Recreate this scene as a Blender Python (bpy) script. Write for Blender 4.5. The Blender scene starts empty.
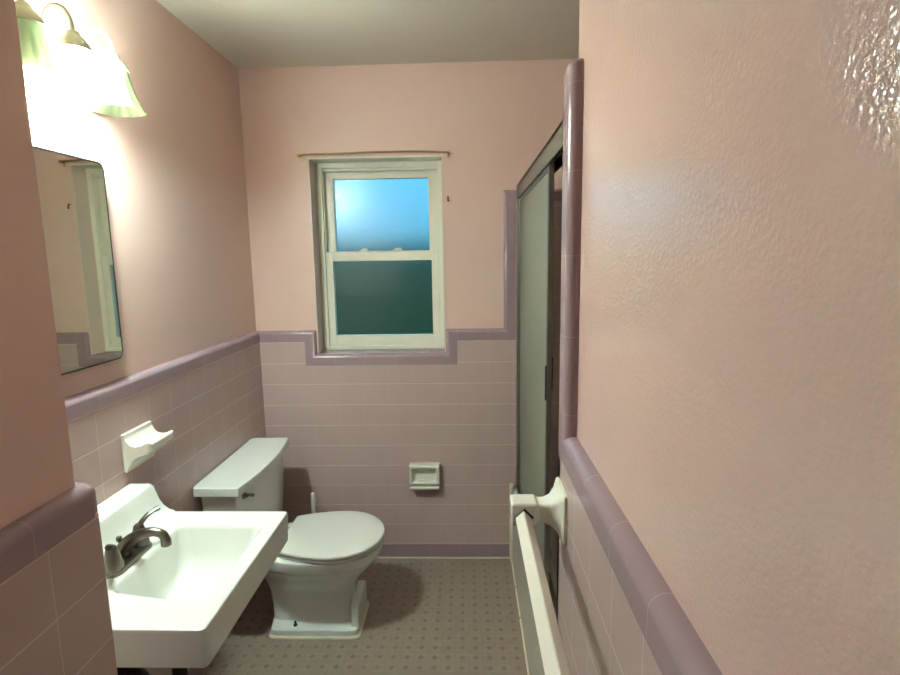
import bpy, bmesh, math
from mathutils import Vector, Matrix

C = bpy.context.scene.collection
SC = bpy.context.scene

# ------------------------------------------------------------------ materials
def new_mat(name):
    m = bpy.data.materials.new(name); m.use_nodes = True
    nt = m.node_tree
    return m, nt, nt.nodes['Principled BSDF']

def lin(r, g, b):
    f = lambda c: (c / 255 / 12.92) if c / 255 <= 0.04045 else ((c / 255 + 0.055) / 1.055) ** 2.4
    return (f(r), f(g), f(b), 1)

def plain(name, col, rough=0.4, metal=0.0, bump=0.0, bscale=60, coat=0.0, spec=0.5, mottle=0.0):
    m, nt, b = new_mat(name)
    b.inputs['Base Color'].default_value = col
    b.inputs['Roughness'].default_value = rough
    b.inputs['Metallic'].default_value = metal
    b.inputs['Coat Weight'].default_value = coat
    b.inputs['Coat Roughness'].default_value = 0.06
    b.inputs['Specular IOR Level'].default_value = spec
    tc = nt.nodes.new('ShaderNodeTexCoord')
    no = nt.nodes.new('ShaderNodeTexNoise'); no.inputs['Scale'].default_value = bscale
    no.inputs['Detail'].default_value = 2
    nt.links.new(tc.outputs['Object'], no.inputs['Vector'])
    if mottle:
        mx = nt.nodes.new('ShaderNodeMix'); mx.data_type = 'RGBA'
        mx.inputs[6].default_value = col
        mx.inputs[7].default_value = tuple(c * (1 - mottle) for c in col[:3]) + (1,)
        n2 = nt.nodes.new('ShaderNodeTexNoise'); n2.inputs['Scale'].default_value = 5
        nt.links.new(tc.outputs['Object'], n2.inputs['Vector'])
        nt.links.new(n2.outputs['Fac'], mx.inputs[0])
        nt.links.new(mx.outputs[2], b.inputs['Base Color'])
    if bump:
        bp = nt.nodes.new('ShaderNodeBump'); bp.inputs['Strength'].default_value = bump
        bp.inputs['Distance'].default_value = 0.002
        nt.links.new(no.outputs['Fac'], bp.inputs['Height'])
        nt.links.new(bp.outputs['Normal'], b.inputs['Normal'])
    return m

def math_node(nt, op, a, b=None):
    n = nt.nodes.new('ShaderNodeMath'); n.operation = op
    for i, v in enumerate((a, b)):
        if v is None: continue
        if isinstance(v, (int, float)): n.inputs[i].default_value = v
        else: nt.links.new(v, n.inputs[i])
    return n.outputs[0]

def tile_mat(name, col, grout, off_u=0.0, vert=0.8, off_v=0.082, width=0.125, row=0.1065, rough=0.16):
    m, nt, b = new_mat(name)
    tc = nt.nodes.new('ShaderNodeTexCoord'); ge = nt.nodes.new('ShaderNodeNewGeometry')
    s = nt.nodes.new('ShaderNodeSeparateXYZ'); nt.links.new(tc.outputs['Object'], s.inputs[0])
    sn = nt.nodes.new('ShaderNodeSeparateXYZ'); nt.links.new(ge.outputs['True Normal'], sn.inputs[0])
    side = math_node(nt, 'GREATER_THAN', math_node(nt, 'ABSOLUTE', sn.outputs[0]), 0.6)
    u = math_node(nt, 'ADD', math_node(nt, 'MULTIPLY', s.outputs[1], side),
                  math_node(nt, 'MULTIPLY', s.outputs[0], math_node(nt, 'SUBTRACT', 1.0, side)))
    def joint(o, off, step, half):
        f = math_node(nt, 'FRACT', math_node(nt, 'ADD', math_node(nt, 'DIVIDE', math_node(nt, 'SUBTRACT', o, off), step), 20.5))
        d = math_node(nt, 'MULTIPLY', math_node(nt, 'ABSOLUTE', math_node(nt, 'SUBTRACT', f, 0.5)), step)
        r = nt.nodes.new('ShaderNodeMapRange'); r.interpolation_type = 'SMOOTHSTEP'
        nt.links.new(d, r.inputs[0]); r.inputs[1].default_value = half * 1.5; r.inputs[2].default_value = half * 0.5
        r.inputs[3].default_value = 0; r.inputs[4].default_value = 1
        return r.outputs[0]
    fac = math_node(nt, 'MAXIMUM', joint(s.outputs[2], off_v, row, 0.0016), math_node(nt, 'MULTIPLY', joint(u, off_u, width, 0.0013), vert))
    no = nt.nodes.new('ShaderNodeTexNoise'); no.inputs['Scale'].default_value = 9
    nt.links.new(tc.outputs['Object'], no.inputs['Vector'])
    va = nt.nodes.new('ShaderNodeMix'); va.data_type = 'RGBA'
    va.inputs[6].default_value = col; va.inputs[7].default_value = tuple(c * 0.93 for c in col[:3]) + (1,)
    nt.links.new(no.outputs['Fac'], va.inputs[0])
    mx = nt.nodes.new('ShaderNodeMix'); mx.data_type = 'RGBA'
    nt.links.new(va.outputs[2], mx.inputs[6]); mx.inputs[7].default_value = grout
    nt.links.new(fac, mx.inputs[0]); nt.links.new(mx.outputs[2], b.inputs['Base Color'])
    b.inputs['Roughness'].default_value = rough
    bp = nt.nodes.new('ShaderNodeBump'); bp.invert = True
    bp.inputs['Strength'].default_value = 0.4; bp.inputs['Distance'].default_value = 0.0012
    nt.links.new(fac, bp.inputs['Height']); nt.links.new(bp.outputs['Normal'], b.inputs['Normal'])
    return m

def cap_mat(name, col, grout, axis, phase, step=0.152):
    m, nt, b = new_mat(name)
    tc = nt.nodes.new('ShaderNodeTexCoord')
    s = nt.nodes.new('ShaderNodeSeparateXYZ'); nt.links.new(tc.outputs['Object'], s.inputs[0])
    fr = math_node(nt, 'FRACT', math_node(nt, 'DIVIDE', math_node(nt, 'SUBTRACT', s.outputs[axis], phase - 20 * step), step))
    j = math_node(nt, 'LESS_THAN', fr, 0.012)
    mx = nt.nodes.new('ShaderNodeMix'); mx.data_type = 'RGBA'
    mx.inputs[6].default_value = col; mx.inputs[7].default_value = grout
    nt.links.new(math_node(nt, 'MULTIPLY', j, 0.35), mx.inputs[0])
    nt.links.new(mx.outputs[2], b.inputs['Base Color'])
    b.inputs['Roughness'].default_value = 0.16
    return m

def floor_mat():
    m, nt, b = new_mat('small floor tile')
    tc = nt.nodes.new('ShaderNodeTexCoord')
    s = nt.nodes.new('ShaderNodeSeparateXYZ'); nt.links.new(tc.outputs['Object'], s.inputs[0])
    p = 0.054
    def dist(o, ph):
        f = math_node(nt, 'FRACT', math_node(nt, 'ADD', math_node(nt, 'DIVIDE', o, p), 50 + ph))
        return math_node(nt, 'ABSOLUTE', math_node(nt, 'SUBTRACT', f, 0.5))
    u, v = dist(s.outputs[0], 0.15), dist(s.outputs[1], 0.35)
    dot = math_node(nt, 'LESS_THAN', math_node(nt, 'ADD', u, v), 0.24)
    # grout lines run half way between the dots
    line = math_node(nt, 'MULTIPLY', math_node(nt, 'GREATER_THAN', math_node(nt, 'MAXIMUM', u, v), 0.475), 1.0)
    no = nt.nodes.new('ShaderNodeTexNoise'); no.inputs['Scale'].default_value = 26; no.inputs['Detail'].default_value = 6
    nt.links.new(tc.outputs['Object'], no.inputs['Vector'])
    n2 = nt.nodes.new('ShaderNodeTexNoise'); n2.inputs['Scale'].default_value = 7
    nt.links.new(tc.outputs['Object'], n2.inputs['Vector'])
    base = nt.nodes.new('ShaderNodeMix'); base.data_type = 'RGBA'
    base.inputs[6].default_value = FLOOR_A; base.inputs[7].default_value = FLOOR_B
    nt.links.new(no.outputs['Fac'], base.inputs[0])
    d = nt.nodes.new('ShaderNodeMix'); d.data_type = 'RGBA'
    nt.links.new(base.outputs[2], d.inputs[6]); d.inputs[7].default_value = FLOOR_D
    nt.links.new(math_node(nt, 'MULTIPLY', dot, math_node(nt, 'ADD', n2.outputs['Fac'], 0.15)), d.inputs[0])
    g = nt.nodes.new('ShaderNodeMix'); g.data_type = 'RGBA'
    nt.links.new(d.outputs[2], g.inputs[6]); g.inputs[7].default_value = FLOOR_G
    nt.links.new(math_node(nt, 'MULTIPLY', line, 0.4), g.inputs[0])
    nt.links.new(g.outputs[2], b.inputs['Base Color'])
    b.inputs['Roughness'].default_value = 0.5
    return m

FLOOR_A = lin(138, 122, 109); FLOOR_B = lin(164, 147, 132); FLOOR_D = lin(118, 103, 91); FLOOR_G = lin(134, 119, 106)
PINK = lin(222, 189, 176)
TILE = lin(196, 170, 163); GROUT = lin(216, 196, 188)
MAUVE = lin(160, 135, 140); MGROUT = lin(205, 188, 186)

M = {}
M['pink'] = plain('pink semi-gloss paint', PINK, 0.34, bump=0.12, bscale=140, mottle=0.03)
M['pink_rolled'] = plain('pink gloss paint with roller stipple', PINK, 0.13, bump=0.3, bscale=190, mottle=0.03)
M['ceiling'] = plain('off-white ceiling paint', lin(205, 196, 180), 0.6, bump=0.08, bscale=120)
M['hall'] = plain('dark hall paint cutting bounce', lin(74, 63, 56), 0.6)  # tone kept dark to cut bounce light from the unseen wall behind the camera
M['tile'] = tile_mat('pinkish mauve wall tile', TILE, GROUT, 0.033, 0.75)
M['tile_back'] = tile_mat('pinkish mauve wall tile under window', TILE, GROUT, 0.10, 0.22)
M['tile_near'] = tile_mat('pinkish mauve wall tile near', TILE, GROUT, 0.084, 0.8, width=0.152)
M['cap_y'] = cap_mat('mauve bullnose tile y', MAUVE, MGROUT, 1, 0.06)
M['cap_x'] = cap_mat('mauve bullnose tile x', MAUVE, MGROUT, 0, 0.10)
M['cap_z'] = cap_mat('mauve bullnose tile z', MAUVE, MGROUT, 2, 0.03)
M['floor'] = floor_mat()
M['porcelain'] = plain('white porcelain', lin(228, 231, 223), 0.1, coat=0.3, mottle=0.02)
M['ceramic'] = plain('off-white glazed ceramic', lin(230, 226, 212), 0.14, coat=0.2)
M['plastic'] = plain('white seat plastic', lin(226, 226, 218), 0.22)
M['vinyl'] = plain('white window vinyl', lin(226, 224, 206), 0.35)
M['jamb'] = plain('pinkish white jamb paint', lin(218, 196, 182), 0.35)
M['caulk'] = plain('yellowed caulk', lin(214, 204, 178), 0.6, bump=0.3, bscale=90)
M['nickel'] = plain('brushed nickel', lin(128, 121, 109), 0.28, metal=1.0)
M['chrome'] = plain('polished chrome', lin(190, 190, 185), 0.12, metal=1.0)
M['dark_metal'] = plain('tarnished dark pipe', lin(60, 52, 46), 0.4, metal=0.8)
M['aluminium'] = plain('satin aluminium', lin(146, 144, 131), 0.38, metal=0.85)
M['brass'] = plain('brass rod', lin(190, 160, 112), 0.3, metal=0.9)
M['antique'] = plain('antique bronze', lin(150, 144, 116), 0.42, metal=0.6)
M['black'] = plain('black rubber and painted gap shade', lin(24, 22, 20), 0.6)  # also paints the dark inside the header gap and the towel post sockets
M['mirror'] = plain('mirror silvering', lin(214, 216, 200), 0.02, metal=1.0)
M['mirror_edge'] = plain('dark mirror edge', lin(74, 70, 62), 0.3, metal=0.8)
M['tub'] = plain('tub enamel', lin(206, 206, 194), 0.15, coat=0.2)
M['grass'] = plain('dark grass', lin(88, 92, 40), 0.9, bump=0.5, bscale=30, mottle=0.4)

def glass_mat(name, col, rough, trans=1.0):
    m, nt, b = new_mat(name)
    b.inputs['Base Color'].default_value = col
    b.inputs['Transmission Weight'].default_value = trans
    b.inputs['Roughness'].default_value = rough
    b.inputs['IOR'].default_value = 1.45
    tc = nt.nodes.new('ShaderNodeTexCoord')
    no = nt.nodes.new('ShaderNodeTexNoise'); no.inputs['Scale'].default_value = 90
    nt.links.new(tc.outputs['Object'], no.inputs['Vector'])
    bp = nt.nodes.new('ShaderNodeBump'); bp.inputs['Strength'].default_value = 0.1
    bp.inputs['Distance'].default_value = 0.002
    nt.links.new(no.outputs['Fac'], bp.inputs['Height']); nt.links.new(bp.outputs['Normal'], b.inputs['Normal'])
    return m
M['pane'] = glass_mat('frosted window glass', (0.93, 0.97, 0.96, 1), 0.22)
M['door_glass'] = glass_mat('obscure shower glass', lin(198, 204, 180), 0.4, 0.72)

LAMP = (0.80, 0.96, 1.0)
def shade_mat(name, em):
    m, nt, b = new_mat(name)
    out = nt.nodes['Material Output']
    b.inputs['Base Color'].default_value = (0.40, 0.44, 0.31, 1)
    b.inputs['Roughness'].default_value = 0.15
    tr = nt.nodes.new('ShaderNodeBsdfTranslucent'); tr.inputs['Color'].default_value = (0.37, 0.42, 0.29, 1)
    tp = nt.nodes.new('ShaderNodeBsdfTransparent'); tp.inputs['Color'].default_value = (0.95, 0.98, 0.90, 1)
    mx = nt.nodes.new('ShaderNodeMixShader'); mx.inputs[0].default_value = 0.5
    nt.links.new(b.outputs[0], mx.inputs[1]); nt.links.new(tr.outputs[0], mx.inputs[2])
    m2 = nt.nodes.new('ShaderNodeMixShader'); m2.inputs[0].default_value = 0.0 if em else 0.28
    nt.links.new(mx.outputs[0], m2.inputs[1]); nt.links.new(tp.outputs[0], m2.inputs[2])
    if em:
        b.inputs['Emission Color'].default_value = LAMP + (1,)
        b.inputs['Emission Strength'].default_value = em / 0.5
    nt.links.new(m2.outputs[0], out.inputs['Surface'])
    return m
SHADE_E = 29.0
M['shade_lit'] = shade_mat('lit frosted glass shade', SHADE_E)
M['shade_dim'] = shade_mat('unlit pale green glass shade', 0)
def emit(name, col, s):
    m, nt, b = new_mat(name)
    b.inputs['Base Color'].default_value = (0.9, 0.9, 0.88, 1)
    b.inputs['Emission Color'].default_value = col; b.inputs['Emission Strength'].default_value = s
    return m
M['bulb_lit'] = emit('lit bulb', LAMP + (1,), 32)
M['bulb_off'] = plain('unlit frosted bulb', lin(236, 238, 230), 0.3)

# ------------------------------------------------------------------ mesh helpers
def box(bm, x0, x1, y0, y1, z0, z1, bev=0.0, seg=2):
    t = bmesh.new()
    v = [t.verts.new((x, y, z)) for z in (z0, z1) for y in (y0, y1) for x in (x0, x1)]
    for f in ((0, 2, 3, 1), (4, 5, 7, 6), (0, 1, 5, 4), (2, 6, 7, 3), (0, 4, 6, 2), (1, 3, 7, 5)):
        t.faces.new([v[i] for i in f])
    if bev: bmesh.ops.bevel(t, geom=t.edges[:], offset=bev, segments=seg, profile=0.5, affect='EDGES')
    merge(bm, t)

def merge(bm, t, mat=None):
    if mat is not None: bmesh.ops.transform(t, matrix=mat, verts=t.verts)
    me = bpy.data.meshes.new('tmp'); t.to_mesh(me); t.free(); bm.from_mesh(me); bpy.data.meshes.remove(me)

def loft(bm, rings, caps=(True, True), close=False):
    vs = [[bm.verts.new(p) for p in r] for r in rings]
    n = len(vs[0]); pairs = list(zip(vs, vs[1:]))
    if close: pairs.append((vs[-1], vs[0]))
    for a, b in pairs:
        for i in range(n):
            bm.faces.new((a[i], a[(i + 1) % n], b[(i + 1) % n], b[i]))
    if not close:
        if caps[0]: bm.faces.new(vs[0][::-1])
        if caps[1]: bm.faces.new(vs[-1])

def lathe(bm, prof, origin=(0, 0, 0), axis='z', n=32, rib=None, caps=(False, False), tilt=None):
    """prof: (radius, height) pairs"""
    rings = []
    for r, h in prof:
        ring = []
        for i in range(n):
            a = 2 * math.pi * i / n
            rr = r * (1 + (rib(i, h) if rib else 0))
            p = Vector((rr * math.cos(a), rr * math.sin(a), h))
            if axis == 'x': p = Vector((p.z, p.x, p.y))
            if axis == 'y': p = Vector((p.x, p.z, p.y))
            if tilt: p = tilt @ p
            ring.append(p + Vector(origin))
        rings.append(ring)
    loft(bm, rings, caps)

def tube(bm, pts, r, n=12, flat=1.0):
    pts = [Vector(p) for p in pts]
    rs = r if isinstance(r, (list, tuple)) else [r] * len(pts)
    rings = []; up = None
    for i, p in enumerate(pts):
        t = (pts[min(i + 1, len(pts) - 1)] - pts[max(i - 1, 0)]).normalized()
        if up is None:
            up = Vector((0, 0, 1)) if abs(t.z) < 0.9 else Vector((1, 0, 0))
        s = t.cross(up).normalized(); up = s.cross(t).normalized()
        rings.append([p + s * math.cos(a) * rs[i] + up * math.sin(a) * rs[i] * flat for a in [2 * math.pi * k / n for k in range(n)]])
    loft(bm, rings)

def spline(pts, k=6):
    pts = [Vector(p) for p in pts]; out = []
    for i in range(len(pts) - 1):
        p0, p1, p2, p3 = pts[max(i - 1, 0)], pts[i], pts[i + 1], pts[min(i + 2, len(pts) - 1)]
        for j in range(k):
            t = j / k
            out.append(0.5 * ((2 * p1) + (p2 - p0) * t + (2 * p0 - 5 * p1 + 4 * p2 - p3) * t * t + (3 * p1 - p0 - 3 * p2 + p3) * t ** 3))
    out.append(pts[-1]); return out

def sweep(bm, path, B, prof, sign=1):
    """planar path; profile (p, b): p along the in-plane perpendicular, b along B"""
    path = [Vector(p) for p in path]; B = Vector(B); rings = []
    def perp(a, b): return (b - a).normalized().cross(B) * sign
    for i, p in enumerate(path):
        if i == 0: P = perp(path[0], path[1])
        elif i == len(path) - 1: P = perp(path[-2], path[-1])
        else:
            a, b = perp(path[i - 1], p), perp(p, path[i + 1])
            s = (a + b).normalized(); P = s / max(0.2, s.dot(a))
        rings.append([p + P * q + B * b for q, b in prof])
    loft(bm, rings)

def rrect(cx, cy, hx, hy, r, z, n=8):
    out = []
    for sx, sy, a0 in ((1, 1, 0), (-1, 1, 90), (-1, -1, 180), (1, -1, 270)):
        for k in range(n):
            a = math.radians(a0 + 90 * k / (n - 1))
            out.append((cx + sx * (hx - r) + r * math.cos(a), cy + sy * (hy - r) + r * math.sin(a), z))
    return out

def superell(x0, x1, cy, hw, z, e=2.4, n=56):
    cx, hx = (x0 + x1) / 2, (x1 - x0) / 2; out = []
    for k in range(n):
        a = 2 * math.pi * k / n; c, s = math.cos(a), math.sin(a)
        out.append((cx + hx * math.copysign(abs(c) ** (2 / e), c), cy + hw * math.copysign(abs(s) ** (2 / e), s), z))
    return out

def obj(name, bm, mat, parent=None, smooth=35, kind=None):
    bmesh.ops.remove_doubles(bm, verts=bm.verts, dist=1e-6)
    bmesh.ops.recalc_face_normals(bm, faces=bm.faces)
    for f in bm.faces: f.smooth = True
    for e in bm.edges:
        e.smooth = len(e.link_faces) == 2 and e.calc_face_angle(0) < math.radians(smooth)
    me = bpy.data.meshes.new(name); bm.to_mesh(me); bm.free()
    me.materials.append(M[mat])
    o = bpy.data.objects.new(name, me); C.objects.link(o)
    if parent is not None:
        o.parent = parent
        o.matrix_parent_inverse = Matrix.Translation(-parent.location)   # parts are written in room coordinates
    wn = o.modifiers.new('weighted normals', 'WEIGHTED_NORMAL'); wn.keep_sharp = True; wn.weight = 100
    if kind: o['kind'] = kind
    return o

def thing(name, label, cat, loc, kind=None):
    o = bpy.data.objects.new(name, None); C.objects.link(o); o.location = loc; o.empty_display_size = 0.05
    if kind: o['kind'] = kind
    if label: o['label'] = label
    if cat: o['category'] = cat
    return o

def tag(o, label, cat): o['label'] = label; o['category'] = cat; return o
N = bmesh.new

# ------------------------------------------------------------------ the room
H = 2.44; XL = -1.0556; XR = 0.209; D = 2.6285; XS = -0.6215; YS = 0.785; YT = 1.055
ZC = 1.2045; T = 0.022; XIN = 0.97
TX = XL + T; TY = D - T                       # tile faces on the left and window walls

b = N(); box(b, -1.25, 1.15, -1.3, 2.85, -0.1, 0.0); obj('floor', b, 'floor', kind='structure')
b = N(); box(b, -1.25, 1.15, -1.3, 2.85, H, H + 0.1); obj('ceiling', b, 'ceiling', kind='structure')

# window wall with its opening
WX0, WX1, WZ0, WZ1 = -0.752, -0.107, 1.085, 2.032
b = N()
box(b, -1.25, WX0, D, D + 0.2, 0, H); box(b, WX1, 1.15, D, D + 0.2, 0, H)
box(b, WX0, WX1, D, D + 0.2, 0, WZ0); box(b, WX0, WX1, D, D + 0.2, WZ1, H)
wall_back = obj('wall_back', b, 'pink', kind='structure')
b = N(); box(b, XL - 0.15, XL, YS - 0.02, D, 0, H); wall_left = obj('wall_left', b, 'pink', kind='structure')
b = N(); box(b, XL - 0.15, XS, -1.2, YS, 0, H); wall_near = obj('wall_entry_left', b, 'pink', kind='structure')
b = N(); box(b, XR, 1.15, -1.2, YT, 0, H); wall_right = obj('wall_right', b, 'pink_rolled', kind='structure')
b = N(); box(b, XIN + T, 1.15, YT, D, 0, H); wall_tub = obj('wall_tub', b, 'pink', kind='structure')
b = N(); box(b, -1.25, 1.15, -1.3, -1.2, 0, H); obj('wall_front', b, 'hall', kind='structure')

def cap_prof(w=0.055, t=0.025, r=0.02):
    p = [(0, 0), (0, t - r)]
    for k in range(1, 8):
        a = math.pi / 2 * k / 7
        p.append((r - r * math.cos(a), t - r + r * math.sin(a)))
    return p + [(w, t), (w, 0)]
CP = cap_prof()
CPH = [(d, ZC - a) for a, d in CP]            # horizontal runs: (depth, height)
RECT = [(0, 0), (T, 0), (T, 1.152), (0, 1.152)]

# left wall wainscot
b = N(); box(b, XL, TX, YS + T, D, 0, 1.152); obj('tile_panel', b, 'tile', wall_left)
b = N(); sweep(b, [(XL, YS, 0), (XL, D - 0.002, 0)], (0, 0, 1), CPH); obj('tile_cap', b, 'cap_y', wall_left)
b = N(); box(b, XL, TX + 0.004, YS + T, D, 0, 0.076, 0.002); obj('baseboard_left', b, 'cap_y', kind='structure')
# entry stub wall: tile wraps round its end
pth = [(XS, -1.2, 0), (XS, YS - 0.012, 0), (XS - 0.0035, YS - 0.0035, 0), (XS - 0.012, YS, 0), (TX, YS, 0)]
PE = [(x, y + (0.006 if y > 0 else 0), z) for x, y, z in pth]
PT = [(XS, -1.2, 0), (XS, YS + 0.005, 0), (XS - 0.001, YS + 0.006, 0), (TX, YS + 0.006, 0)]
b = N(); sweep(b, PT, (0, 0, 1), RECT); obj('tile_panel', b, 'tile_near', wall_near)
b = N(); sweep(b, PE, (0, 0, 1), CPH); obj('tile_cap', b, 'cap_y', wall_near)
# window wall: the tile notches down round the window and climbs beside the shower
b = N()
box(b, XL, WX0 - 0.05, TY, D, 0, 1.152); box(b, WX0 - 0.05, WX1 + 0.05, TY, D, 0, 1.038)
box(b, WX1 + 0.05, 0.23, TY, D, 0, 1.152); box(b, 0.23, XIN + T, TY, D, 0, 1.808)
obj('tile_panel', b, 'tile_back', wall_back)
b = N()
sweep(b, [(XL, D, ZC), (WX0, D, ZC), (WX0, D, WZ0), (WX1, D, WZ0), (WX1, D, ZC), (0.178, D, ZC), (0.178, D, 1.862), (XIN + T, D, 1.862)],
      (0, -1, 0), CP)
obj('tile_cap', b, 'cap_x', wall_back)
b = N(); box(b, TX, 0.215, TY - 0.004, D, 0, 0.076, 0.002); obj('baseboard_back', b, 'cap_x', kind='structure')
b = N(); box(b, TX, 0.215, TY - 0.012, TY - 0.004, 0, 0.008, 0.002); obj('grout_bead', b, 'caulk', wall_back)
# right wall wainscot, its vertical bullnose and the tiled end of the alcove
b = N(); box(b, XR - T, XR, -1.2, YT + T, 0, 1.152); box(b, XR - T, XIN + T, YT, YT + T, 0, 1.808); obj('tile_panel', b, 'tile', wall_right)
b = N(); sweep(b, [(XR, -1.2, 0), (XR, 1.03, 0)], (0, 0, 1), CPH, sign=-1); obj('tile_cap', b, 'cap_y', wall_right)
b = N()
ring = []
for a, d in CP[:-2]: ring.append((XR - d, 1.005 + a))
ring += [(XR - 0.025, YT + 0.008), (XR - 0.02, YT + 0.02), (XR - 0.008, YT + 0.0255), (XR + 0.03, YT + 0.0255), (XR + 0.03, YT), (XR, YT)]
rings = [[(x, y, z) for x, y in ring] for z in (1.148, 1.883)]
cx, cy = XR + 0.002, YT
for s, z in ((0.97, 1.889), (0.85, 1.894), (0.6, 1.897)):
    rings.append([(cx + (x - cx) * s, cy + (y - cy) * s, z) for x, y in ring])
loft(b, rings); obj('tile_corner_trim', b, 'cap_z', wall_right)
b = N(); box(b, XR - 0.018, XR + T, 1.03, YT + T, 0, 1.16, 0.008, 3); obj('corner_bullnose', b, 'tile', wall_right)
b = N(); box(b, XIN, XIN + T, YT + T, TY, 0, 1.862); obj('tile_panel', b, 'tile', wall_tub)

# ------------------------------------------------------------------ window
win = thing('window_1', None, None, ((WX0 + WX1) / 2, D, WZ0), kind='structure')
b = N()
box(b, WX0, WX0 + 0.008, D - 0.004, D + 0.105, WZ0, WZ1 - 0.008); box(b, WX1 - 0.008, WX1, D - 0.004, D + 0.105, WZ0, WZ1 - 0.008)
obj('window_jamb', b, 'jamb', win)
b = N(); box(b, WX0, WX1, D - 0.004, D + 0.105, WZ1 - 0.008, WZ1); obj('window_head', b, 'vinyl', win)
b = N(); box(b, WX0, WX1, D - 0.012, D + 0.105, WZ0 - 0.025, WZ0 + 0.004, 0.004); obj('window_sill', b, 'cap_x', win)
def frame(bm, x0, x1, z0, z1, y0, y1, l, r, bt, tp, bev=0.003):
    box(bm, x0, x0 + l, y0, y1, z0, z1, bev); box(bm, x1 - r, x1, y0, y1, z0, z1, bev)
    e = 0.0012
    box(bm, x0 + l - 0.006, x1 - r + 0.006, y0 + e, y1 - e, z0 + 0.0004, z0 + bt, bev); box(bm, x0 + l - 0.006, x1 - r + 0.006, y0 + e, y1 - e, z1 - tp, z1 - 0.0004, bev)
FY = D + 0.095
b = N(); frame(b, WX0 + 0.008, WX1 - 0.004, WZ0 + 0.004, WZ1 - 0.008, FY, FY + 0.09, 0.03, 0.03, 0.02, 0.028)
box(b, WX0 + 0.035, WX0 + 0.042, FY + 0.012, FY + 0.03, WZ0 + 0.02, WZ1 - 0.03); box(b, WX1 - 0.038, WX1 - 0.031, FY + 0.012, FY + 0.03, WZ0 + 0.02, WZ1 - 0.03)
box(b, WX0 + 0.03, WX1 - 0.03, FY + 0.012, FY + 0.03, WZ1 - 0.048, WZ1 - 0.036)
obj('window_frame', b, 'vinyl', win)
us = N(); frame(us, WX0 + 0.038, WX1 - 0.034, 1.55, 1.993, FY + 0.045, FY + 0.075, 0.048, 0.048, 0.042, 0.044)
upper = obj('upper_sash', us, 'vinyl', win)
b = N(); box(b, WX0 + 0.08, WX1 - 0.076, FY + 0.056, FY + 0.062, 1.588, 1.952); obj('upper_pane', b, 'pane', upper)
ls = N(); frame(ls, WX0 + 0.038, WX1 - 0.034, WZ0 + 0.012, 1.588, FY + 0.008, FY + 0.04, 0.036, 0.036, 0.066, 0.046)
lower = obj('lower_sash', ls, 'vinyl', win)
b = N(); box(b, WX0 + 0.07, WX1 - 0.066, FY + 0.02, FY + 0.026, WZ0 + 0.074, 1.546); obj('lower_pane', b, 'pane', lower)
for xx in (-0.52, -0.35):
    b = N(); box(b, xx - 0.022, xx + 0.022, FY + 0.006, FY + 0.034, 1.588, 1.599, 0.003); box(b, xx - 0.008, xx + 0.02, FY + 0.0, FY + 0.02, 1.596, 1.605, 0.002)
    obj('sash_lock', b, 'vinyl', win)
b = N()
loft(b, [[(x, D + 0.3, -0.9), (x, D + 0.3, -0.6), (x, 4.2, -0.5), (x, 5.0, 1.0), (x, 5.8, 1.72), (x, 8.0, 1.8), (x, 8.0, -0.9)] for x in (-5, 4)])
obj('ground', b, 'grass', kind='structure')

# curtain rod
rod = thing('curtain_rod', 'thin bare brass curtain rod across the top of the window', 'curtain rod', (-0.435, D, 2.045))
b = N(); tube(b, spline([(-0.79, D - 0.028, 2.041), (-0.6, D - 0.03, 2.043), (-0.43, D - 0.03, 2.046), (-0.25, D - 0.03, 2.045), (-0.08, D - 0.028, 2.039)], 5), 0.0042, 10)
obj('rod', b, 'brass', rod)
for xx, zz in ((-0.789, 2.039), (-0.081, 2.038)):
    b = N(); box(b, xx - 0.004, xx + 0.004, D - 0.034, D, zz - 0.005, zz + 0.005, 0.001); box(b, xx - 0.006, xx + 0.006, D - 0.003, D, zz - 0.02, zz + 0.009, 0.001)
    obj('bracket', b, 'brass', rod)
b = N(); tube(b, spline([(-0.086, D + 0.0, 1.838), (-0.086, D - 0.012, 1.838), (-0.086, D - 0.014, 1.826), (-0.086, D - 0.012, 1.818), (-0.082, D - 0.014, 1.822)], 4), 0.003, 8)
tag(obj('wall_hook', b, 'dark_metal'), 'tiny dark hook left on the pink wall right of the window', 'hook')

# ------------------------------------------------------------------ mirror
MX = -1.030
mir = thing('wall_mirror', 'thin dark-edged mirror with rounded corners on the left pink wall under the light', 'mirror', (XL, 1.25, 1.27))
def rr_x(x, y0, y1, z0, z1, r): return [(x, p[0], p[1]) for p in rrect((y0 + y1) / 2, (z0 + z1) / 2, (y1 - y0) / 2, (z1 - z0) / 2, r, 0)]
y0, y1, z0, z1 = 0.95, 1.549, 1.271, 1.832
def skew(bm):                                  # the cabinet front stands a touch proud at its far edge
    for v in bm.verts:
        if v.co.x > XL + 0.005: v.co.x += (v.co.y - 1.4) * 0.011
b = N(); loft(b, [rr_x(XL, y0 + .004, y1 - .004, z0 + .004, z1 - .004, 0.022), rr_x(MX - 0.003, y0 + .002, y1 - .002, z0 + .002, z1 - .002, 0.024), rr_x(MX - 0.003, y0, y1, z0, z1, 0.024), rr_x(MX + 0.001, y0, y1, z0, z1, 0.024), rr_x(MX + 0.002, y0 + .003, y1 - .003, z0 + .003, z1 - .003, 0.022), rr_x(MX - 0.001, y0 + .0035, y1 - .0035, z0 + .0035, z1 - .0035, 0.022)])
skew(b); obj('mirror_frame', b, 'mirror_edge', mir)
b = N(); loft(b, [rr_x(MX - 0.0008, y0 + .0038, y1 - .0038, z0 + .0038, z1 - .0038, 0.022), rr_x(MX + 0.0005, y0 + .0045, y1 - .0045, z0 + .0045, z1 - .0045, 0.022)])
skew(b); obj('mirror_glass', b, 'mirror', mir)

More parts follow.
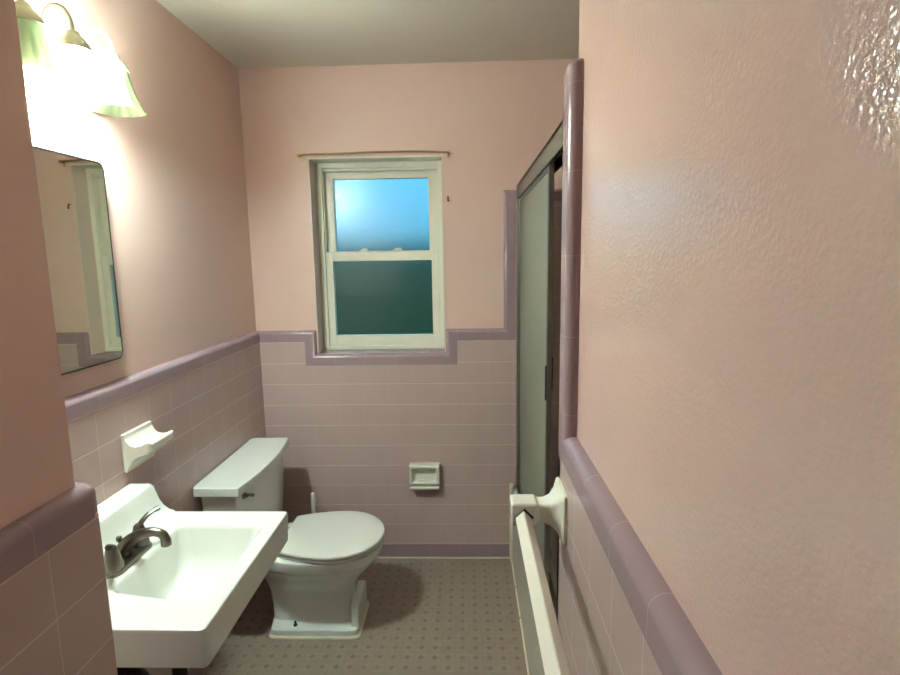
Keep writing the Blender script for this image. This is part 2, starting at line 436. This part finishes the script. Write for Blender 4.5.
# ------------------------------------------------------------------ vanity light
LX = -0.957
lamp = thing('vanity_light', 'three-shade vanity light with gooseneck arms on the left wall above the mirror', 'wall light', (XL, 1.38, 2.0))
b = N()
loft(b, [rr_x(XL, 1.15, 1.61, 1.975, 2.075, 0.03), rr_x(XL + 0.012, 1.15, 1.61, 1.975, 2.075, 0.03), rr_x(XL + 0.02, 1.165, 1.595, 1.99, 2.06, 0.022)])
obj('backplate', b, 'ceramic', lamp)
for i, yy in enumerate((1.23, 1.38, 1.53)):
    lit = i == 1
    b = N()
    tube(b, spline([(XL + 0.018, yy, 2.075), (XL + 0.022, yy, 2.12), (XL + 0.034, yy, 2.158), (XL + 0.056, yy, 2.174), (LX - 0.018, yy, 2.166), (LX - 0.003, yy, 2.14), (LX, yy, 2.105)], 6), 0.0055, 12)
    lathe(b, [(0.0, 0.0), (0.014, 0.0), (0.016, 0.005), (0.012, 0.012), (0.0, 0.014)], (XL + 0.017, yy, 2.03), 'x', 20)
    tube(b, [(XL + 0.022, yy, 2.03), (XL + 0.02, yy, 2.05), (XL + 0.018, yy, 2.078)], 0.0055, 12)
    arm = obj('arm', b, 'ceramic' if i == 2 else 'antique', lamp)
    b = N(); lathe(b, [(0.001, 2.114), (0.012, 2.113), (0.016, 2.106), (0.018, 2.1), (0.026, 2.094), (0.034, 2.082), (0.038, 2.07), (0.036, 2.068), (0.03, 2.072), (0.001, 2.076)], (LX, yy, 0), 'z', 28, caps=(True, True))
    obj('socket_cup', b, 'ceramic' if i == 2 else 'antique', arm)
    rib = lambda k, h: 0.03 * math.cos(k * math.pi / 2) * min(1, (2.085 - h) / 0.05)
    outp = [(0.032, 2.076), (0.035, 2.055), (0.041, 2.03), (0.049, 2.004), (0.058, 1.982), (0.068, 1.966)]
    b = N(); lathe(b, outp + [(r - 0.003, h + 0.0004) for r, h in outp[::-1]], (LX, yy, 0), 'z', 64, rib=rib)
    obj('glass_shade', b, 'shade_lit' if lit else 'shade_dim', arm)
    b = N(); lathe(b, [(0.001, 2.074), (0.012, 2.07), (0.013, 2.05), (0.019, 2.035), (0.023, 2.02), (0.021, 2.006), (0.012, 1.997), (0.001, 1.995)], (LX, yy, 0), 'z', 20, caps=(True, True))
    obj('bulb', b, 'bulb_lit' if lit else 'bulb_off', arm)

# ------------------------------------------------------------------ wash basin
SX0, SX1, SY0, SY1, SZ = TX + 0.002, -0.549, 0.990, 1.521, 0.80
sink = thing('washbasin', 'white rectangular porcelain sink hung on the left tile wall beside the toilet', 'sink', (-0.8, 1.25, 0.7))
scx, scy, shx, shy = (SX0 + SX1) / 2, (SY0 + SY1) / 2, (SX1 - SX0) / 2, (SY1 - SY0) / 2
bcx, bcy = -0.714, 1.252
def rr(cx, cy, hx, hy, r, z): return rrect(cx, cy, hx, hy, r, z)
def bowl(hx, hy, r, z, dx=0.0, sk=0.045):
    out = []
    for x, y, zz in rrect(bcx + dx, bcy - (0.015 if dx < -0.03 else 0), hx, hy, r, z):
        t = (x - (bcx - 0.126)) / 0.252; q = (bcy + hy - y) / (2 * hy)
        out.append((x, y + sk * (1 - t) * q, zz))
    return out
R = [rr(-0.765, bcy, 0.05, 0.07, 0.03, 0.645), rr(-0.745, bcy, 0.11, 0.15, 0.05, 0.655), rr(-0.73, bcy, 0.16, 0.2, 0.05, 0.70), rr(scx, scy, shx - 0.022, shy - 0.022, 0.02, 0.71),
     rr(scx, scy, shx - 0.008, shy - 0.008, 0.02, 0.705), rr(scx, scy, shx - 0.003, shy - 0.003, 0.012, 0.71), rr(scx, scy, shx, shy, 0.012, 0.79), rr(scx, scy, shx - 0.002, shy - 0.002, 0.012, 0.797), rr(scx, scy, shx - 0.008, shy - 0.008, 0.011, 0.80),
     bowl(0.126, 0.182, 0.028, 0.80), bowl(0.121, 0.177, 0.027, 0.7975), bowl(0.117, 0.172, 0.028, 0.788), bowl(0.104, 0.150, 0.034, 0.73), bowl(0.092, 0.130, 0.04, 0.70, -0.006),
     bowl(0.066, 0.095, 0.04, 0.686, -0.022), bowl(0.022, 0.022, 0.02, 0.676, -0.058, 0.0)]
b = N(); loft(b, R); obj('basin', b, 'porcelain', sink, smooth=40)
b = N()
pr = [(SX0, 0.795), (SX0, 0.884), (SX0 + 0.004, 0.889), (-0.972, 0.889), (-0.964, 0.887), (-0.959, 0.882), (-0.953, 0.865), (-0.945, 0.84), (-0.933, 0.82), (-0.918, 0.807), (-0.9, 0.8005), (-0.9, 0.795)]
loft(b, [[(x, y, z if z < 0.8 else 0.8 + (z - 0.8) * s) for x, z in pr] for y, s in ((SY0 + 0.002, 0.95), (SY0 + 0.006, 1.0), (SY1 - 0.006, 1.0), (SY1 - 0.002, 0.96))])
obj('backsplash', b, 'porcelain', sink)
b = N(); lathe(b, [(0.001, 0.686), (0.012, 0.686), (0.02, 0.685), (0.024, 0.682), (0.024, 0.676)], (bcx - 0.058, bcy - 0.015, -0.004), n=24, caps=(True, True)); obj('drain_flange', b, 'chrome', sink)
b = N()
tube(b, spline([(-0.77, bcy, 0.66), (-0.77, bcy, 0.56), (-0.77, bcy, 0.46), (-0.785, bcy, 0.40), (-0.82, bcy, 0.375), (-0.855, bcy, 0.40), (-0.87, bcy, 0.45), (-0.90, bcy, 0.475), (-0.97, bcy, 0.48), (TX, bcy, 0.48)], 6), 0.019, 16)
lathe(b, [(0.026, -0.012), (0.028, -0.008), (0.028, 0.012), (0.024, 0.016)], (-0.77, bcy, 0.55), n=12, caps=(True, True))
obj('drain_pipe', b, 'dark_metal', sink)
for yy in (1.15, 1.36):
    b = N(); tube(b, spline([(-0.872, 1.2 if yy < 1.25 else 1.3, 0.66), (-0.875, yy, 0.58), (-0.93, yy, 0.52), (-0.98, yy, 0.5), (TX, yy, 0.5)], 5), 0.006, 10)
    box(b, -0.985, -0.955, yy - 0.012, yy + 0.012, 0.488, 0.518, 0.004); obj('supply_pipe', b, 'dark_metal', sink)
for yy in (1.045, 1.46): b = N(); box(b, TX, -0.74, yy - 0.012, yy + 0.012, 0.69, 0.714, 0.003); box(b, TX, TX + 0.02, yy - 0.02, yy + 0.02, 0.60, 0.714, 0.003); obj('wall_bracket', b, 'dark_metal', sink)

# faucet
FX, FYC, FZ = -0.873, 1.247, 0.80
fau = thing('faucet', 'brushed nickel two-lever faucet standing on the sink ledge', 'faucet', (FX, FYC, FZ))
b = N(); loft(b, [rr(FX, FYC, 0.026, 0.082, 0.0255, FZ), rr(FX, FYC, 0.026, 0.082, 0.0255, FZ + 0.008), rr(FX, FYC, 0.023, 0.078, 0.0225, FZ + 0.013), rr(FX, FYC, 0.016, 0.07, 0.0155, FZ + 0.015)]); obj('base_plate', b, 'nickel', fau)
b = N()
tube(b, spline([(FX - 0.012, FYC, FZ + 0.012), (FX - 0.006, FYC, FZ + 0.034), (FX + 0.014, FYC, FZ + 0.056), (FX + 0.045, FYC, FZ + 0.072), (FX + 0.075, FYC, FZ + 0.077), (FX + 0.096, FYC, FZ + 0.071), (FX + 0.104, FYC, FZ + 0.056)], 6),
     [0.021 - 0.010 * min(1, k / 24) for k in range(37)], 16)
lathe(b, [(0.010, 0.040), (0.0125, 0.042), (0.0125, 0.055), (0.010, 0.060)], (FX + 0.104, FYC, FZ), n=16, caps=(True, True))
obj('spout', b, 'nickel', fau)
for s in (-1, 1):
    yy = FYC + s * 0.055
    b = N(); lathe(b, [(0.0235, FZ + 0.013), (0.023, FZ + 0.022), (0.018, FZ + 0.042), (0.0135, FZ + 0.06), (0.012, FZ + 0.066), (0.008, FZ + 0.07), (0.001, FZ + 0.071)], (FX, yy, 0), n=24, caps=(True, True)); h = obj('handle', b, 'nickel', fau)
    b = N(); tube(b, spline([(FX, yy, FZ + 0.062), (FX + 0.006, yy + s * 0.012, FZ + 0.075), (FX + 0.016, yy + s * 0.03, FZ + 0.087), (FX + 0.03, yy + s * 0.048, FZ + 0.092)], 5), [0.009 - 0.003 * k / 15 + (0.0025 if k > 12 else 0) for k in range(16)], 10, flat=0.7); obj('lever', b, 'nickel', h)
b = N(); tube(b, [(FX - 0.016, FYC, FZ + 0.012), (FX - 0.017, FYC, FZ + 0.055)], 0.003, 8); lathe(b, [(0.001, 0.05), (0.006, 0.052), (0.0075, 0.058), (0.006, 0.064), (0.001, 0.066)], (FX - 0.017, FYC, FZ), n=14, caps=(True, True)); obj('lift_rod', b, 'nickel', fau)

# ------------------------------------------------------------------ soap dish
b = N(); box(b, TX, TX + 0.012, 1.500, 1.645, 0.928, 1.047, 0.004, 3); soap = obj('soap_dish', b, 'ceramic')
tag(soap, 'white ceramic soap dish fixed on the left tile wall above the sink', 'soap dish')
pr = [(0.004, 0.932), (0.014, 0.94), (0.03, 0.966), (0.055, 0.978), (0.074, 0.982), (0.081, 0.99), (0.082, 1.008), (0.079, 1.012), (0.074, 1.010), (0.064, 1.004), (0.045, 1.002), (0.03, 1.005), (0.02, 1.014), (0.013, 1.03), (0.009, 1.044), (0.004, 1.045)]
b = N()
ys = [(1.503, 0.90, 0.005), (1.506, 0.97, 0.007), (1.513, 1.0, 0.006), (1.522, 1.0, 0.0), (1.632, 1.0, 0.0), (1.637, 1.0, 0.003), (1.642, 0.985, 0.004), (1.645, 0.94, 0.003)]
loft(b, [[(TX + max(0.004, x * s), y, z + (lift if 3 < k < 13 and z > 0.995 else 0)) for k, (x, z) in enumerate(pr)] for y, s, lift in ys])
obj('soap_tray', b, 'ceramic', soap)

# ------------------------------------------------------------------ toilet
TYC = 2.137; BYC = 2.12
toi = thing('toilet', 'white two-piece toilet with closed round lid below the window', 'toilet', (-0.66, TYC, 0))
b = N()
def lev(z, x0, x1, hw, e): return superell(x0, x1, BYC, hw, z, e)
loft(b, [lev(0.0, -0.838, -0.466, 0.120, 12), lev(0.026, -0.838, -0.466, 0.120, 12), lev(0.032, -0.835, -0.469, 0.117, 12), lev(0.037, -0.845, -0.478, 0.075, 6), lev(0.045, -0.845, -0.483, 0.068, 5), lev(0.10, -0.85, -0.49, 0.064, 4),
         lev(0.16, -0.86, -0.492, 0.066, 3.2), lev(0.20, -0.875, -0.482, 0.078, 2.8), lev(0.235, -0.89, -0.455, 0.105, 2.5), lev(0.27, -0.9, -0.42, 0.138, 2.4), lev(0.295, -0.9, -0.398, 0.158, 2.4), lev(0.308, -0.9, -0.39, 0.162, 2.4),
         lev(0.313, -0.9, -0.386, 0.174, 2.4), lev(0.33, -0.9, -0.374, 0.184, 2.4), lev(0.358, -0.9, -0.367, 0.189, 2.4), lev(0.368, -0.9, -0.370, 0.187, 2.4), lev(0.372, -0.89, -0.378, 0.178, 2.4)])
# squared front foot of the pedestal
loft(b, [rrect(-0.482, BYC, 0.0155, 0.098, 0.008, 0.0), rrect(-0.482, BYC, 0.0155, 0.097, 0.008, 0.11), rrect(-0.483, BYC, 0.0145, 0.09, 0.008, 0.128), rrect(-0.487, BYC, 0.009, 0.07, 0.006, 0.14)])
# shelf carrying the tank
loft(b, [rrect(-0.885, TYC, 0.115, 0.10, 0.03, 0.30), rrect(-0.885, TYC, 0.115, 0.115, 0.03, 0.33), rrect(-0.885, TYC, 0.115, 0.118, 0.03, 0.366), rrect(-0.885, TYC, 0.11, 0.112, 0.03, 0.371)])
obj('bowl', b, 'porcelain', toi, smooth=45)
def seat_outline(z, g=0.0, xb=-0.782):
    pts = []; xc = -0.56; n = 40
    for k in range(n + 1):
        a = -math.pi / 2 + math.pi * k / n
        pts.append((xc + (0.198 - g) * math.cos(a), BYC + (0.199 - g) * math.sin(a), z))
    for k in range(1, 9):
        t = k / 8; pts.append((xc + (xb + g - xc) * t, BYC + (0.199 - g) - (0.052 - g * 0.3) * t ** 1.8, z))
    for k in range(8, 0, -1):
        t = k / 8; pts.append((xc + (xb + g - xc) * t, BYC - (0.199 - g) + (0.052 - g * 0.3) * t ** 1.8, z))
    return pts
b = N(); loft(b, [seat_outline(0.374, 0.012), seat_outline(0.377, 0.006), seat_outline(0.385, 0.004), seat_outline(0.389, 0.009)]); obj('seat', b, 'plastic', toi)
b = N(); loft(b, [seat_outline(0.3915, 0.006), seat_outline(0.394, 0.001), seat_outline(0.400, 0.0), seat_outline(0.405, 0.003), seat_outline(0.408, 0.012), seat_outline(0.4095, 0.04), seat_outline(0.4105, 0.09)]); obj('seat_lid', b, 'plastic', toi)
for s in (-1, 1):
    b = N(); box(b, -0.802, -0.765, BYC + s * 0.075 - 0.018, BYC + s * 0.075 + 0.018, 0.37, 0.402, 0.006, 3); obj('seat_hinge', b, 'plastic', toi)
def tank_ring(z, xb, xf, hw, bow, r=0.02, n=14):
    pts = []
    for k in range(n + 1):
        t = -1 + 2 * k / n; pts.append((xf + bow * (1 - t * t), TYC + hw * t, z))
    for a in (30, 60, 90): pts.append((xb + r - r * math.sin(math.radians(a)), TYC + hw - r + r * math.cos(math.radians(a)), z))
    for a in (90, 60, 30): pts.append((xb + r - r * math.sin(math.radians(a)), TYC - hw + r - r * math.cos(math.radians(a)), z))
    return pts
b = N(); loft(b, [tank_ring(0.372, -0.997, -0.902, 0.235, 0.02), tank_ring(0.38, -1.007, -0.890, 0.25, 0.022), tank_ring(0.5, -1.009, -0.880, 0.258, 0.025), tank_ring(0.69, -1.013, -0.874, 0.266, 0.027)]); obj('tank', b, 'porcelain', toi)
b = N(); loft(b, [tank_ring(0.686, -1.027, -0.856, 0.282, 0.028), tank_ring(0.689, -1.030, -0.853, 0.286, 0.028), tank_ring(0.716, -1.030, -0.853, 0.286, 0.028), tank_ring(0.7205, -1.028, -0.855, 0.284, 0.028), tank_ring(0.7225, -1.023, -0.860, 0.279, 0.028)]); obj('tank_lid', b, 'porcelain', toi)
b = N(); lathe(b, [(0.013, 0.0), (0.013, 0.006), (0.008, 0.009), (0.008, 0.018), (0.001, 0.02)], (-0.867, 1.925, 0.66), 'x', 18, caps=(True, True))
tube(b, spline([(-0.851, 1.925, 0.66), (-0.849, 1.94, 0.655), (-0.845, 1.962, 0.645)], 4), [0.005, 0.005, 0.005, 0.0055, 0.006, 0.0065, 0.007, 0.0075, 0.007], 10); obj('flush_handle', b, 'nickel', toi)
b = N(); lathe(b, [(0.008, 0.033), (0.008, 0.041), (0.005, 0.044), (0.005, 0.054), (0.001, 0.055)], (-0.735, BYC - 0.089, 0), n=12, caps=(True, True)); obj('floor_bolt', b, 'black', toi)
b = N(); loft(b, [superell(-0.846, -0.458, BYC, 0.128, 0.0, 12), superell(-0.846, -0.458, BYC, 0.128, 0.004, 12), superell(-0.841, -0.463, BYC, 0.123, 0.009, 12), superell(-0.837, -0.467, BYC, 0.119, 0.010, 12)]); obj('caulk_bead', b, 'caulk', toi)

# toilet brush behind the bowl
br = thing('toilet_brush', 'white toilet brush in its holder in the corner behind the toilet', 'brush', (-0.776, 2.5, 0))
b = N(); lathe(b, [(0.001, 0.0), (0.05, 0.0), (0.052, 0.006), (0.045, 0.06), (0.042, 0.12), (0.039, 0.12), (0.041, 0.06), (0.04, 0.012), (0.001, 0.012)], (-0.776, 2.5, 0), n=28, caps=(True, True)); obj('holder', b, 'plastic', br)
b = N(); tube(b, [(-0.776, 2.5, 0.05), (-0.776, 2.5, 0.25), (-0.776, 2.5, 0.30), (-0.776, 2.5, 0.39), (-0.776, 2.5, 0.405), (-0.776, 2.5, 0.41)], [0.006, 0.006, 0.011, 0.012, 0.010, 0.004], 12); obj('handle', b, 'plastic', br)
b = N(); lathe(b, [(0.004, 0.014), (0.03, 0.02), (0.034, 0.05), (0.03, 0.09), (0.006, 0.1)], (-0.776, 2.5, 0), n=20, caps=(True, True)); obj('bristles', b, 'plastic', br)

# ------------------------------------------------------------------ toilet paper holder
def rr_y(y, x0, x1, z0, z1, r): return [(p[0], y, p[1]) for p in rrect((x0 + x1) / 2, (z0 + z1) / 2, (x1 - x0) / 2, (z1 - z0) / 2, r, 0)]
px0, px1, pz0, pz1 = -0.305, -0.146, 0.395, 0.522
tph = thing('toilet_paper_holder', 'empty white ceramic toilet paper holder on the tile below the window', 'paper holder', ((px0 + px1) / 2, TY, pz0))
b = N(); q0 = 0.417
loft(b, [rr_y(TY, px0, px1, q0, pz1, 0.008), rr_y(TY - 0.03, px0 + 0.001, px1 - 0.001, q0 + 0.001, pz1 - 0.001, 0.008), rr_y(TY - 0.037, px0 + 0.006, px1 - 0.006, q0 + 0.004, pz1 - 0.006, 0.008), rr_y(TY - 0.037, px0 + 0.014, px1 - 0.014, q0 + 0.008, pz1 - 0.015, 0.008),
         rr_y(TY - 0.031, px0 + 0.019, px1 - 0.019, q0 + 0.011, pz1 - 0.02, 0.008), rr_y(TY - 0.006, px0 + 0.022, px1 - 0.022, q0 + 0.014, pz1 - 0.026, 0.012), rr_y(TY - 0.003, px0 + 0.036, px1 - 0.036, q0 + 0.03, pz1 - 0.04, 0.012)])
obj('holder_frame', b, 'ceramic', tph)
b = N()
loft(b, [[(x, TY - d, z) for d, z in ((0.0, pz0 + 0.006), (0.03, pz0 + 0.0), (0.046, pz0 + 0.001), (0.053, pz0 + 0.008), (0.053, pz0 + 0.014), (0.047, pz0 + 0.0165), (0.03, pz0 + 0.012), (0.0, pz0 + 0.02))] for x in (px0 + 0.006, px0 + 0.010, px1 - 0.010, px1 - 0.006)]); obj('holder_lip', b, 'ceramic', tph)

# ------------------------------------------------------------------ bathtub
tub = thing('bathtub', 'white built-in bathtub along the right side behind the sliding door', 'bathtub', (0.59, 1.85, 0))
bx0, bx1, by0, by1 = 0.217, XIN - 0.002, YT + T + 0.001, TY - 0.001
b = N()
tcx, tcy, thx, thy = (bx0 + bx1) / 2, (by0 + by1) / 2, (bx1 - bx0) / 2, (by1 - by0) / 2
loft(b, [rr(tcx, tcy, thx, thy, 0.006, 0.0), rr(tcx, tcy, thx, thy, 0.006, 0.33), rr(tcx, tcy, thx, thy, 0.006, 0.37), rr(tcx, tcy, thx - 0.004, thy - 0.002, 0.01, 0.385), rr(tcx, tcy, thx - 0.014, thy - 0.006, 0.014, 0.39),
         rr(tcx + 0.01, tcy, thx - 0.085, thy - 0.07, 0.08, 0.39), rr(tcx + 0.01, tcy, thx - 0.1, thy - 0.09, 0.09, 0.375), rr(tcx + 0.01, tcy, thx - 0.15, thy - 0.16, 0.1, 0.11), rr(tcx + 0.01, tcy, thx - 0.2, thy - 0.22, 0.1, 0.07)])
obj('tub_shell', b, 'tub', tub)
b = N()
for ya, yb in ((1.1, 1.75), (1.77, 2.12), (2.14, 2.34), (2.36, 2.59)): tube(b, [(bx0 - 0.001, ya, 0.003), (bx0 - 0.001, yb, 0.003)], 0.0055, 8)
obj('caulk_bead', b, 'caulk', tub)
b = N(); box(b, bx0 - 0.012, bx0 + 0.01, by1 - 0.045, by1, 0.0, 0.415, 0.008, 3); obj('end_filler', b, 'caulk', tub)

# ------------------------------------------------------------------ sliding shower door
door = thing('shower_door', 'sliding obscure glass shower door in an aluminium frame on the bathtub', 'shower door', (0.265, 1.84, 0.39))
b = N(); box(b, 0.240, 0.243, by0, by1, 1.82, 1.882, 0.0); box(b, 0.240, 0.292, by0, by1, 1.874, 1.882, 0.0); box(b, 0.289, 0.292, by0, by1, 1.82, 1.882)
box(b, 0.265, 0.268, by0, by1, 1.835, 1.876); obj('header_rail', b, 'aluminium', door)
b = N(); box(b, 0.243, 0.289, by0 + 0.002, by1 - 0.002, 1.862, 1.874); obj('header_gap_shade', b, 'black', door)  # black slab stands in for the shade in the gap under the header
b = N(); box(b, 0.240, 0.292, by0, by1, 0.390, 0.398, 0.001); box(b, 0.240, 0.244, by0, by1, 0.39, 0.412, 0.001); box(b, 0.265, 0.268, by0, by1, 0.39, 0.41, 0.001); box(b, 0.288, 0.292, by0, by1, 0.39, 0.408, 0.001); obj('bottom_track', b, 'aluminium', door)
for ya, yb in ((by0, by0 + 0.022), (by1 - 0.022, by1)):
    b = N(); box(b, 0.240, 0.292, ya, yb, 0.41, 1.82, 0.002); obj('wall_jamb', b, 'aluminium', door)
def panel(x0, x1, ya, yb, handle):
    b = N(); xm = (x0 + x1) / 2
    box(b, x0, x1, ya, ya + 0.026, 0.415, 1.835, 0.003); box(b, x0, x1, yb - 0.026, yb, 0.415, 1.835, 0.003)
    box(b, x0 + 0.001, x1 - 0.001, ya + 0.02, yb - 0.02, 0.4155, 0.445, 0.003); box(b, x0 + 0.001, x1 - 0.001, ya + 0.02, yb - 0.02, 1.805, 1.8345, 0.003)
    p = obj('door_panel', b, 'aluminium', door)
    b = N(); box(b, xm - 0.0025, xm + 0.0025, ya + 0.02, yb - 0.02, 0.43, 1.82); obj('glass_pane', b, 'door_glass', p)
    b = N(); box(b, x0 - 0.003 if handle else x1 - 0.002, x0 + 0.002 if handle else x1 + 0.003, ya + 0.002, ya + 0.018, 1.10, 1.21, 0.001); obj('finger_pull', b, 'black', p)
panel(0.246, 0.262, 1.655, 2.583, True)
panel(0.271, 0.286, 1.80, 2.58, False)

# ------------------------------------------------------------------ towel bar
bar = thing('towel_bar', 'white square towel bar on ceramic posts on the right tile wall', 'towel bar', (XR - T, 0.73, 1.047))
BX, BZ = 0.108, 1.047
def post(yy):
    b = N(); w = XR - T
    def sq(x, h, r): return [(x, p[0], p[1]) for p in rrect(yy, BZ, h, h, r, 0)]
    loft(b, [sq(w, 0.05, 0.006), sq(w - 0.006, 0.05, 0.006), sq(w - 0.009, 0.045, 0.008), sq(w - 0.015, 0.035, 0.01), sq(w - 0.025, 0.026, 0.01), sq(w - 0.038, 0.021, 0.008), sq(w - 0.05, 0.0205, 0.006), sq(BX + 0.026, 0.023, 0.006)])
    box(b, BX - 0.026, BX + 0.027, yy - 0.026, yy + 0.026, BZ - 0.024, BZ + 0.024, 0.007, 3)
    return b
for yy, inner in ((1.022, -1), (0.41, 1)):
    p = obj('post', post(yy), 'ceramic', bar)
    b = N(); ye = yy + inner * 0.0263
    loft(b, [[(BX + 0.0185 * c, y, BZ - 0.003 + 0.0185 * s) for c, s in ((1, 0), (0, 1), (-1, 0), (0, -1))] for y in (ye, ye + inner * 0.0008)]); obj('socket_shade_plate', b, 'black', p)  # thin black plate paints in the dark of the socket opening
b = N(); loft(b, [[(BX - 0.002 + 0.0155 * c, y, BZ - 0.005 + 0.0155 * s) for c, s in ((1, -.08), (1, .08), (.08, 1), (-.08, 1), (-1, .08), (-1, -.08), (-.08, -1), (.08, -1))] for y in (0.43, 1.0)]); obj('bar', b, 'ceramic', bar, smooth=20)

# ------------------------------------------------------------------ light
for yy in (1.38,):
    l = bpy.data.lights.new('vanity_bulb_glow', 'POINT'); l.energy = 1.5; l.shadow_soft_size = 0.024; l.color = LAMP
    o = bpy.data.objects.new('vanity_bulb_glow', l); C.objects.link(o); o.location = (LX, yy, 1.985)

w = bpy.data.worlds.new('dusk sky'); SC.world = w; w.use_nodes = True
nt = w.node_tree; bg = nt.nodes['Background']
tc = nt.nodes.new('ShaderNodeTexCoord'); sp = nt.nodes.new('ShaderNodeSeparateXYZ'); nt.links.new(tc.outputs['Generated'], sp.inputs[0])
cr = nt.nodes.new('ShaderNodeValToRGB'); nt.links.new(sp.outputs[2], cr.inputs[0])
cr.color_ramp.elements[0].position = 0.0; cr.color_ramp.elements[0].color = (0.08, 0.26, 0.34, 1)
cr.color_ramp.elements[1].position = 0.25; cr.color_ramp.elements[1].color = (0.07, 0.42, 0.80, 1)
nt.links.new(cr.outputs[0], bg.inputs[0]); bg.inputs[1].default_value = 0.27

# ------------------------------------------------------------------ camera
F_PX, PITCH, YAW, ROLL, CH = 536.98, 0.1472, 0.0331, -0.0157, 1.5508
f = Vector((-math.sin(YAW) * math.cos(PITCH), math.cos(YAW) * math.cos(PITCH), -math.sin(PITCH)))
r = f.cross(Vector((0, 0, 1))).normalized(); u = r.cross(f)
r, u = r * math.cos(ROLL) + u * math.sin(ROLL), -r * math.sin(ROLL) + u * math.cos(ROLL)
cam = bpy.data.cameras.new('camera'); co = bpy.data.objects.new('camera', cam); C.objects.link(co)
m = Matrix((r, u, -f)).transposed().to_4x4(); m.translation = (0, 0, CH); co.matrix_world = m
cam.sensor_width = 36; cam.lens = F_PX / 900 * 36; cam.clip_start = 0.02
SC.camera = co
vs = SC.view_settings
vs.view_transform = 'Standard'; vs.look = 'None'; vs.gamma = 1; vs.use_curve_mapping = False; vs.exposure = 2.9
SC.cycles.use_denoising = True
